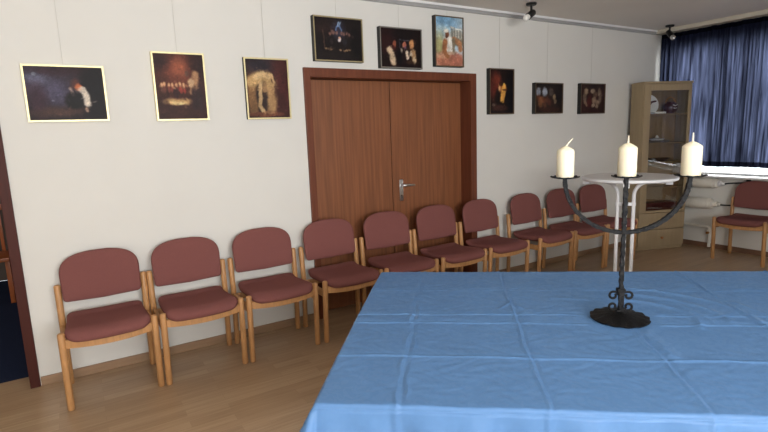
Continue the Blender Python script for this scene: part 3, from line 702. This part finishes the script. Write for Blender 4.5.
# ================================================================ WHITE BISTRO TABLE
bt = empty('bistro_table', (3.763, -1.404, .03), -CAM_YAW-.45, 'tall round white bistro table with curved tube legs behind the blue table', 'table')
R = .350
bm = NB(); add_lathe(bm, [(0, 1.072), (R-.012, 1.072), (R, 1.078), (R+.003, 1.088), (R, 1.097), (R-.012, 1.10), (R-.022, 1.099)], 72)
tp = obj('tabletop_rim', bm, 'white', bt, smooth=40)
bm = NB(); add_lathe(bm, [(0, 1.0995), (R-.02, 1.0995), (R-.02, 1.1005), (0, 1.1005)], 72); obj('tabletop_surface', bm, 'tabletop', tp, smooth=40)
def arc(c, r, a0, a1, n, f): return [f(c[0]+r*math.cos(math.radians(a0+(a1-a0)*k/n)), c[1]+r*math.sin(math.radians(a0+(a1-a0)*k/n))) for k in range(n+1)]
for ang in (0, 180, 90, 270):
    ca, sa = math.cos(math.radians(ang)), math.sin(math.radians(ang))
    f = lambda r, z: (ca*r-.014, sa*r, z)
    r_in = .058
    pts = [f(.36, -.015), f(.30, .005), f(.20, .075)] + arc((.20, .23), .142, 270, 180, 8, f)[1:] + [f(r_in, .6)] + arc((r_in+.11, .946), .11, 180, 90, 8, f) + [f(.27, 1.056)]
    bm = NB(); add_tube(bm, pts, .0145, 12); lg = obj('leg', bm, 'white', bt, smooth=50)
    bm = NB(); add_box(bm, .275, .325, -.022, .022, 1.036, 1.071, bev=.004); bmesh.ops.rotate(bm, verts=bm.verts, matrix=Matrix.Rotation(math.radians(ang), 3, 'Z')); bmesh.ops.translate(bm, verts=bm.verts, vec=(-.014, 0, 0)); obj('bracket', bm, 'white', lg, smooth=40)
bm = NB(); add_box(bm, -.089, .061, -.012, .012, .862, .888, bev=.004); add_box(bm, -.026, -.002, -.075, .075, .862, .888, bev=.004); obj('cross_brace', bm, 'white', bt, smooth=40)
bm = NB(); add_box(bm, -.089, .061, -.012, .012, .24, .262, bev=.004); add_box(bm, -.026, -.002, -.075, .075, .24, .262, bev=.004); obj('cross_brace', bm, 'white', bt, smooth=40)

# ================================================================ BIG TABLE AND BLUE CLOTH
E1 = Vector((.783, -.622, 0)).normalized(); TO = Vector((1.455, -1.392, 0)); TL, TW = 2.75, 1.425
ta = math.atan2(E1.y, E1.x)   # local x along E1, local y away from the camera side; near edge at y = -TW
tb = empty('folding_table', TO, ta, 'long rectangular table hidden under the blue tablecloth', 'table')
cb('tabletop', 'tabletop', (.006, TL-.006, -TW+.006, -.006, .715, .745), parent=tb, bev=.004)
for x in (.12, TL-.12):
    for y in (-.12, -TW+.12):
        bm = NB(); add_tube(bm, [(x, y, 0), (x, y, .72)], .022, 14); obj('leg', bm, 'metal', tb, smooth=50)
cb('apron', 'metal', (.1, TL-.1, -.14, -.10, .66, .714), (.1, TL-.1, -TW+.1, -TW+.14, .66, .714), parent=tb)

def build_cloth():
    OV = .235; st = .006
    def axis(L):
        a = list(np.arange(-OV, -.024, .012)) + list(np.arange(-.024, .024, .004)) + list(np.arange(.024, L-.024, st)) + list(np.arange(L-.024, L+.024, .004)) + list(np.arange(L+.024, L+OV+.001, .012))
        return np.array(a)
    A = axis(TL); B = axis(TW); U, V = np.meshgrid(A, B)        # V: 0 far edge -> TW near edge
    XL = -.004-.026*np.clip(V/TW, 0, 1)-.006*np.sin(np.clip(V/TW, 0, 1)*PI); cx = np.clip(U, XL, TL); cy = np.clip(V, 0, TW)
    dx, dy = U-cx, V-cy; s = np.hypot(dx, dy); ss = np.where(s < 1e-9, 1, s); nx, ny = dx/ss, dy/ss
    rr = .010; ang = np.minimum(s/rr, PI/2)
    rip = (.012*np.sin(U*17+1)+.008*np.sin(U*41+2))*np.abs(ny) + (.012*np.sin(V*19)+.007*np.sin(V*37+1))*np.abs(nx)
    corner = np.clip(np.minimum(np.abs(nx), np.abs(ny))*2, 0, 1)*np.where((V > TW) & (U < 0), 1.0, .12)
    lean = np.where((U < 0) & (np.abs(ny) < .3), .01+.12*np.clip((V-.25)/.4, 0, 1), .10)
    hang = np.maximum(0, s-rr*PI/2)
    out = rr*np.sin(ang) + hang*(lean+.55*corner) + rip*np.clip(hang/.1, 0, 1)
    z = -rr*(1-np.cos(ang)) - hang*np.sqrt(1-(.10+.45*corner)**2)
    X = cx+nx*out; Y = cy+ny*out
    on = np.clip(1-s/.03, 0, 1)
    rng = np.random.RandomState(5); h = np.zeros_like(U)
    def ridge(d, w, a): return a*np.exp(-(d/w)**2)
    # fold creases: a regular grid pressed into the cloth
    for k, u0 in enumerate((.21, .65, 1.085, 1.59, 2.03, 2.47)):
        w = .004*np.sin(V*9+k*2)+.002*np.sin(V*23+k)
        d = U-u0-w
        if k == 0: h += ridge(d-.006*np.sin(V*31), .006, .003)*np.clip(.55+.6*np.sin(V*27+1), 0, 1.2)+ridge(d-.030-.005*np.sin(V*38+1), .005, .0025)*np.clip(.4+.7*np.sin(V*19+2), 0, 1)-ridge(d-.015, .008, .0018)
        elif k == 1: h += ridge(d, .0042, .0032)-ridge(d-.011, .006, .0026)
        elif k == 2: h += (ridge(d, .005, .0035)-ridge(d-.013, .007, .003))*np.clip((V-.75)*6, .15, 1)
        else: h += ridge(d, .005, .0036)-ridge(d+.013, .008, .003)
    for k, v0 in enumerate((.335, .675, .775, 1.10)):
        w = .005*np.sin(U*5+k)+.003*np.sin(U*17+k*3)
        d = V-v0-w; a = (.0025, .004, .004, .0045)[k]
        h += ridge(d, (.005, .006, .006, .006)[k], a)-ridge(d+.014, .009, a*.5)
    h *= 1.1+.35*np.sin(U*7.3+V*4.1+1)*np.sin(V*6.1-U*3.3)+.15*np.sin(U*19+V*15)
    h += .0007*(np.sin(U*47+3*np.sin(V*21))*np.sin(V*53+2*np.sin(U*17)))+.0006*np.sin(U*83+4*np.sin(V*33))*np.sin(V*71+1+3*np.sin(U*29))
    # pressed panels sag between the creases
    gu = [-.235, .21, .65, 1.085, 1.59, 2.03, 2.47, 2.99]; gv = [-.235, .335, .72, 1.10, 1.66]
    for a0, a1 in zip(gu, gu[1:]):
        for b0, b1 in zip(gv, gv[1:]):
            m = (U >= a0) & (U < a1) & (V >= b0) & (V < b1)
            h[m] += -.0035*(np.sin(PI*(U[m]-a0)/(a1-a0))*np.sin(PI*(V[m]-b0)/(b1-b0)))*rng.uniform(.3, 1.2)
    # pucker near the second crease, and curved drag folds beside the candelabra foot
    def seg(p, q, w, a):
        px, py = p; qx, qy = q; t = np.clip(((U-px)*(qx-px)+(V-py)*(qy-py))/((qx-px)**2+(qy-py)**2), 0, 1)
        d = np.hypot(U-px-t*(qx-px), V-py-t*(qy-py)); return a*np.exp(-(d/w)**2)
    h += seg((.655, .52), (.60, .60), .006, .004)+seg((.655, .52), (.71, .61), .006, .004)+seg((.60, .60), (.655, .68), .006, .002)-seg((.70, .61), (.655, .66), .010, .004)
    for r, a0, a1, a in ((.24, -75, 25, .006), (.33, -80, 10, .0055), (.42, -70, 5, .0045)):
        pts = [(1.075+r*1.25*math.cos(math.radians(a0+(a1-a0)*k/8)), .70+r*math.sin(math.radians(a0+(a1-a0)*k/8))) for k in range(9)]
        m = np.zeros_like(h)
        for p, q in zip(pts, pts[1:]): m = np.maximum(m, seg(p, q, .015, a))
        h += m
    h += seg((1.12, .80), (1.13, 1.05), .022, .004)-seg((1.17, .82), (1.22, 1.06), .03, .004)+seg((1.35, .3), (1.42, .75), .010, .003)+seg((.85, .45), (1.0, .47), .012, .004)
    h += seg((1.62, .5), (1.75, .9), .012, .003)
    for _ in range(26):
        x, y, a, L = rng.uniform(.05, 2.2), rng.uniform(.05, 1.38), rng.uniform(0, 6.28), rng.uniform(.03, .10)
        h += seg((x, y), (x+L*math.cos(a), y+L*math.sin(a)), .012, rng.uniform(-.0016, .0016))
    # keep the cloth clear of the candelabra foot
    foot = np.clip((np.hypot(U-1.075, V-.711)-.125)/.05, 0, 1); h = h*foot
    h = np.maximum(h, -.0028)
    z = z+h*on
    Z = .750+z
    # creases continue over the hanging edges
    cre = sum(np.exp(-((U-u0)/.010)**2) for u0 in (.21, .65, 1.085, 1.59, 2.03, 2.47))*.005*np.clip(s/.02, 0, 1)
    Y = Y+ny*cre
    verts = np.stack([X, -Y, Z], -1).reshape(-1, 3); ny_, nx_ = U.shape
    idx = np.arange(ny_*nx_).reshape(ny_, nx_)
    faces = np.stack([idx[1:, :-1], idx[1:, 1:], idx[:-1, 1:], idx[:-1, :-1]], -1).reshape(-1, 4)
    me = bpy.data.meshes.new('tablecloth'); me.from_pydata(verts.tolist(), [], faces.tolist())
    me.polygons.foreach_set('use_smooth', [True]*len(me.polygons)); me.materials.append(M['cloth'])
    o = bpy.data.objects.new('tablecloth', me); COL.objects.link(o); o.location = TO; o.rotation_euler = (0, 0, ta)
    tag(o, 'blue damask tablecloth with pressed fold creases, draped over the long table', 'tablecloth')
build_cloth()

# ================================================================ CANDELABRA
CTILT = .008
CB = Vector((1.850, -2.617, .7522)); cang = -CAM_YAW-math.radians(9)   # arm direction
ca = empty('candelabra', CB, cang, 'black wrought iron three-armed candelabra standing on the blue tablecloth', 'candelabra')
ca.rotation_euler = (0, CTILT, cang)
ZP = .584   # plate height
bm = NB(); add_lathe(bm, [(0, .002), (.09, 0, .4), (.113, .0015, 1), (.114, .006, 1), (.096, .011, .7), (.06, .019, .35), (.03, .026), (0, .027)], 72, scallop=(14, .022, .0022)); obj('base', bm, 'ironbase', ca, smooth=60)
def hammered(pts, r, seed):
    rr = random.Random(seed); return add_tube(NB(), pts, [r*rr.uniform(.82, 1.12) for _ in pts], 8, square=True)
bm = hammered([(.0015*math.sin(k*1.7), .0015*math.cos(k*1.3), .025+(ZP-.025)*k/60) for k in range(61)], .0078, 1); obj('stem', bm, 'iron', ca, smooth=35)
AR, ZJ = .233, .362
for s in (-1, 1):
    pts = [(s*.006, 0, ZJ)] + [(s*AR*math.sin(a), 0, ZJ+.222*(1-math.cos(a))) for a in np.linspace(.12, PI/2, 40)]
    bm = hammered(pts, .0083, 2+s); obj('arm', bm, 'iron', ca, smooth=35)
for x in (-AR, 0, AR):
    bm = NB(); add_lathe(bm, [(0, -.002), (.03, -.002), (.044, .0, .6), (.056, .0035, 1), (.056, .0055, 1), (.044, .0025, .6), (0, .0025)], 60, (x, 0, ZP), scallop=(12, .03, .0018)); obj('drip_plate', bm, 'ironbase', ca, smooth=60)
bm = NB(); add_box(bm, -.016, .016, -.016, .016, .112, .128, bev=.003); add_box(bm, -.0135, .0135, -.0135, .0135, .100, .112, bev=.003); obj('collar', bm, 'ironbase', ca, smooth=40)
bm = NB(); add_box(bm, -.017, .017, -.017, .017, .030, .040, bev=.003); obj('collar', bm, 'ironbase', ca, smooth=40)
for s in (-1, 1):
    for z0, dz in ((.052, 1), (.099, -1)):
        pts = [(s*.012, -.004, z0-.014*dz if dz < 0 else z0-.008)]
        for k in range(13):
            a = math.radians(-110+ 330*k/12); r = .0165*(1-.035*k)
            pts.append((s*(.030+r*math.cos(a)), -.004, z0+dz*r*math.sin(a)))
        bm = NB(); add_tube(bm, pts, .0050, 8); obj('scroll', bm, 'ironbase', ca, smooth=50)
bm = NB(); add_box(bm, -.010, .010, -.0165, -.0085, .036, .116, bev=.002); obj('clamp_strap', bm, 'iron', ca, smooth=40)
CMx = Matrix.Translation(CB) @ Matrix.Rotation(cang, 4, 'Z') @ Matrix.Rotation(CTILT, 4, 'Y')
for x, r, h, bend, lab in ((-AR, .0335, .123, (.026, .03), 'ivory pillar candle with sideways bent wick on the left arm of the candelabra'),
                       (0, .0345, .129, (.0, .030), 'ivory pillar candle on the middle stem of the candelabra'),
                       (AR, .0350, .129, (.0, .034), 'ivory pillar candle on the right arm of the candelabra, nearest the curtain')):
    t = empty('candle', CMx @ Vector((x, 0, ZP+.0034)), cang, lab, 'candle', 'candles on the candelabra'); t.rotation_euler = (0, CTILT, cang)
    bm = NB(); add_lathe(bm, [(r*.96, 0), (r, .004), (r, h-.022), (r*.97, h-.018), (r*.90, h-.0145), (r*.5, h-.005), (r*.2, h), (0, h)], 40); obj('wax_body', bm, 'candle', t, smooth=40)
    bm = NB(); add_tube(bm, [(0, 0, h-.004), (bend[0]*.25, 0, h+.008), (bend[0]*.6, 0, h+bend[1]*.6), (bend[0], 0, h+bend[1])], [.0042, .0036, .003, .0022], 8); obj('wick', bm, 'wick', t, smooth=50)

# ================================================================ CHAIR IN THE SIDE ROOM (glimpsed through the doorway)
t = empty('wooden_chair', (-.83, 2.50, 0), math.radians(-4), 'reddish wooden chair in the dark side room, glimpsed through the open doorway', 'chair')
cb('seat', 'redwood', (-.22, .22, -.26, .2, .43, .47), parent=t, bev=.008)
for x in (-.19, .19):
    cb('leg', 'redwood', (x-.02, x+.02, -.21, -.17, 0, .43), parent=t); cb('leg', 'redwood', (x-.02, x+.02, .17, .21, 0, .429), parent=t)
    cb('back_post', 'redwood', (x-.02, x+.02, .17, .2, .471, .90), parent=t)
cb('top_rail', 'redwood', (-.2, .2, .165, .205, .901, .96), parent=t, bev=.008)
for x in (-.11, -.04, .04, .11): cb('slat', 'redwood', (x-.015, x+.015, .18, .195, .471, .90), parent=t)
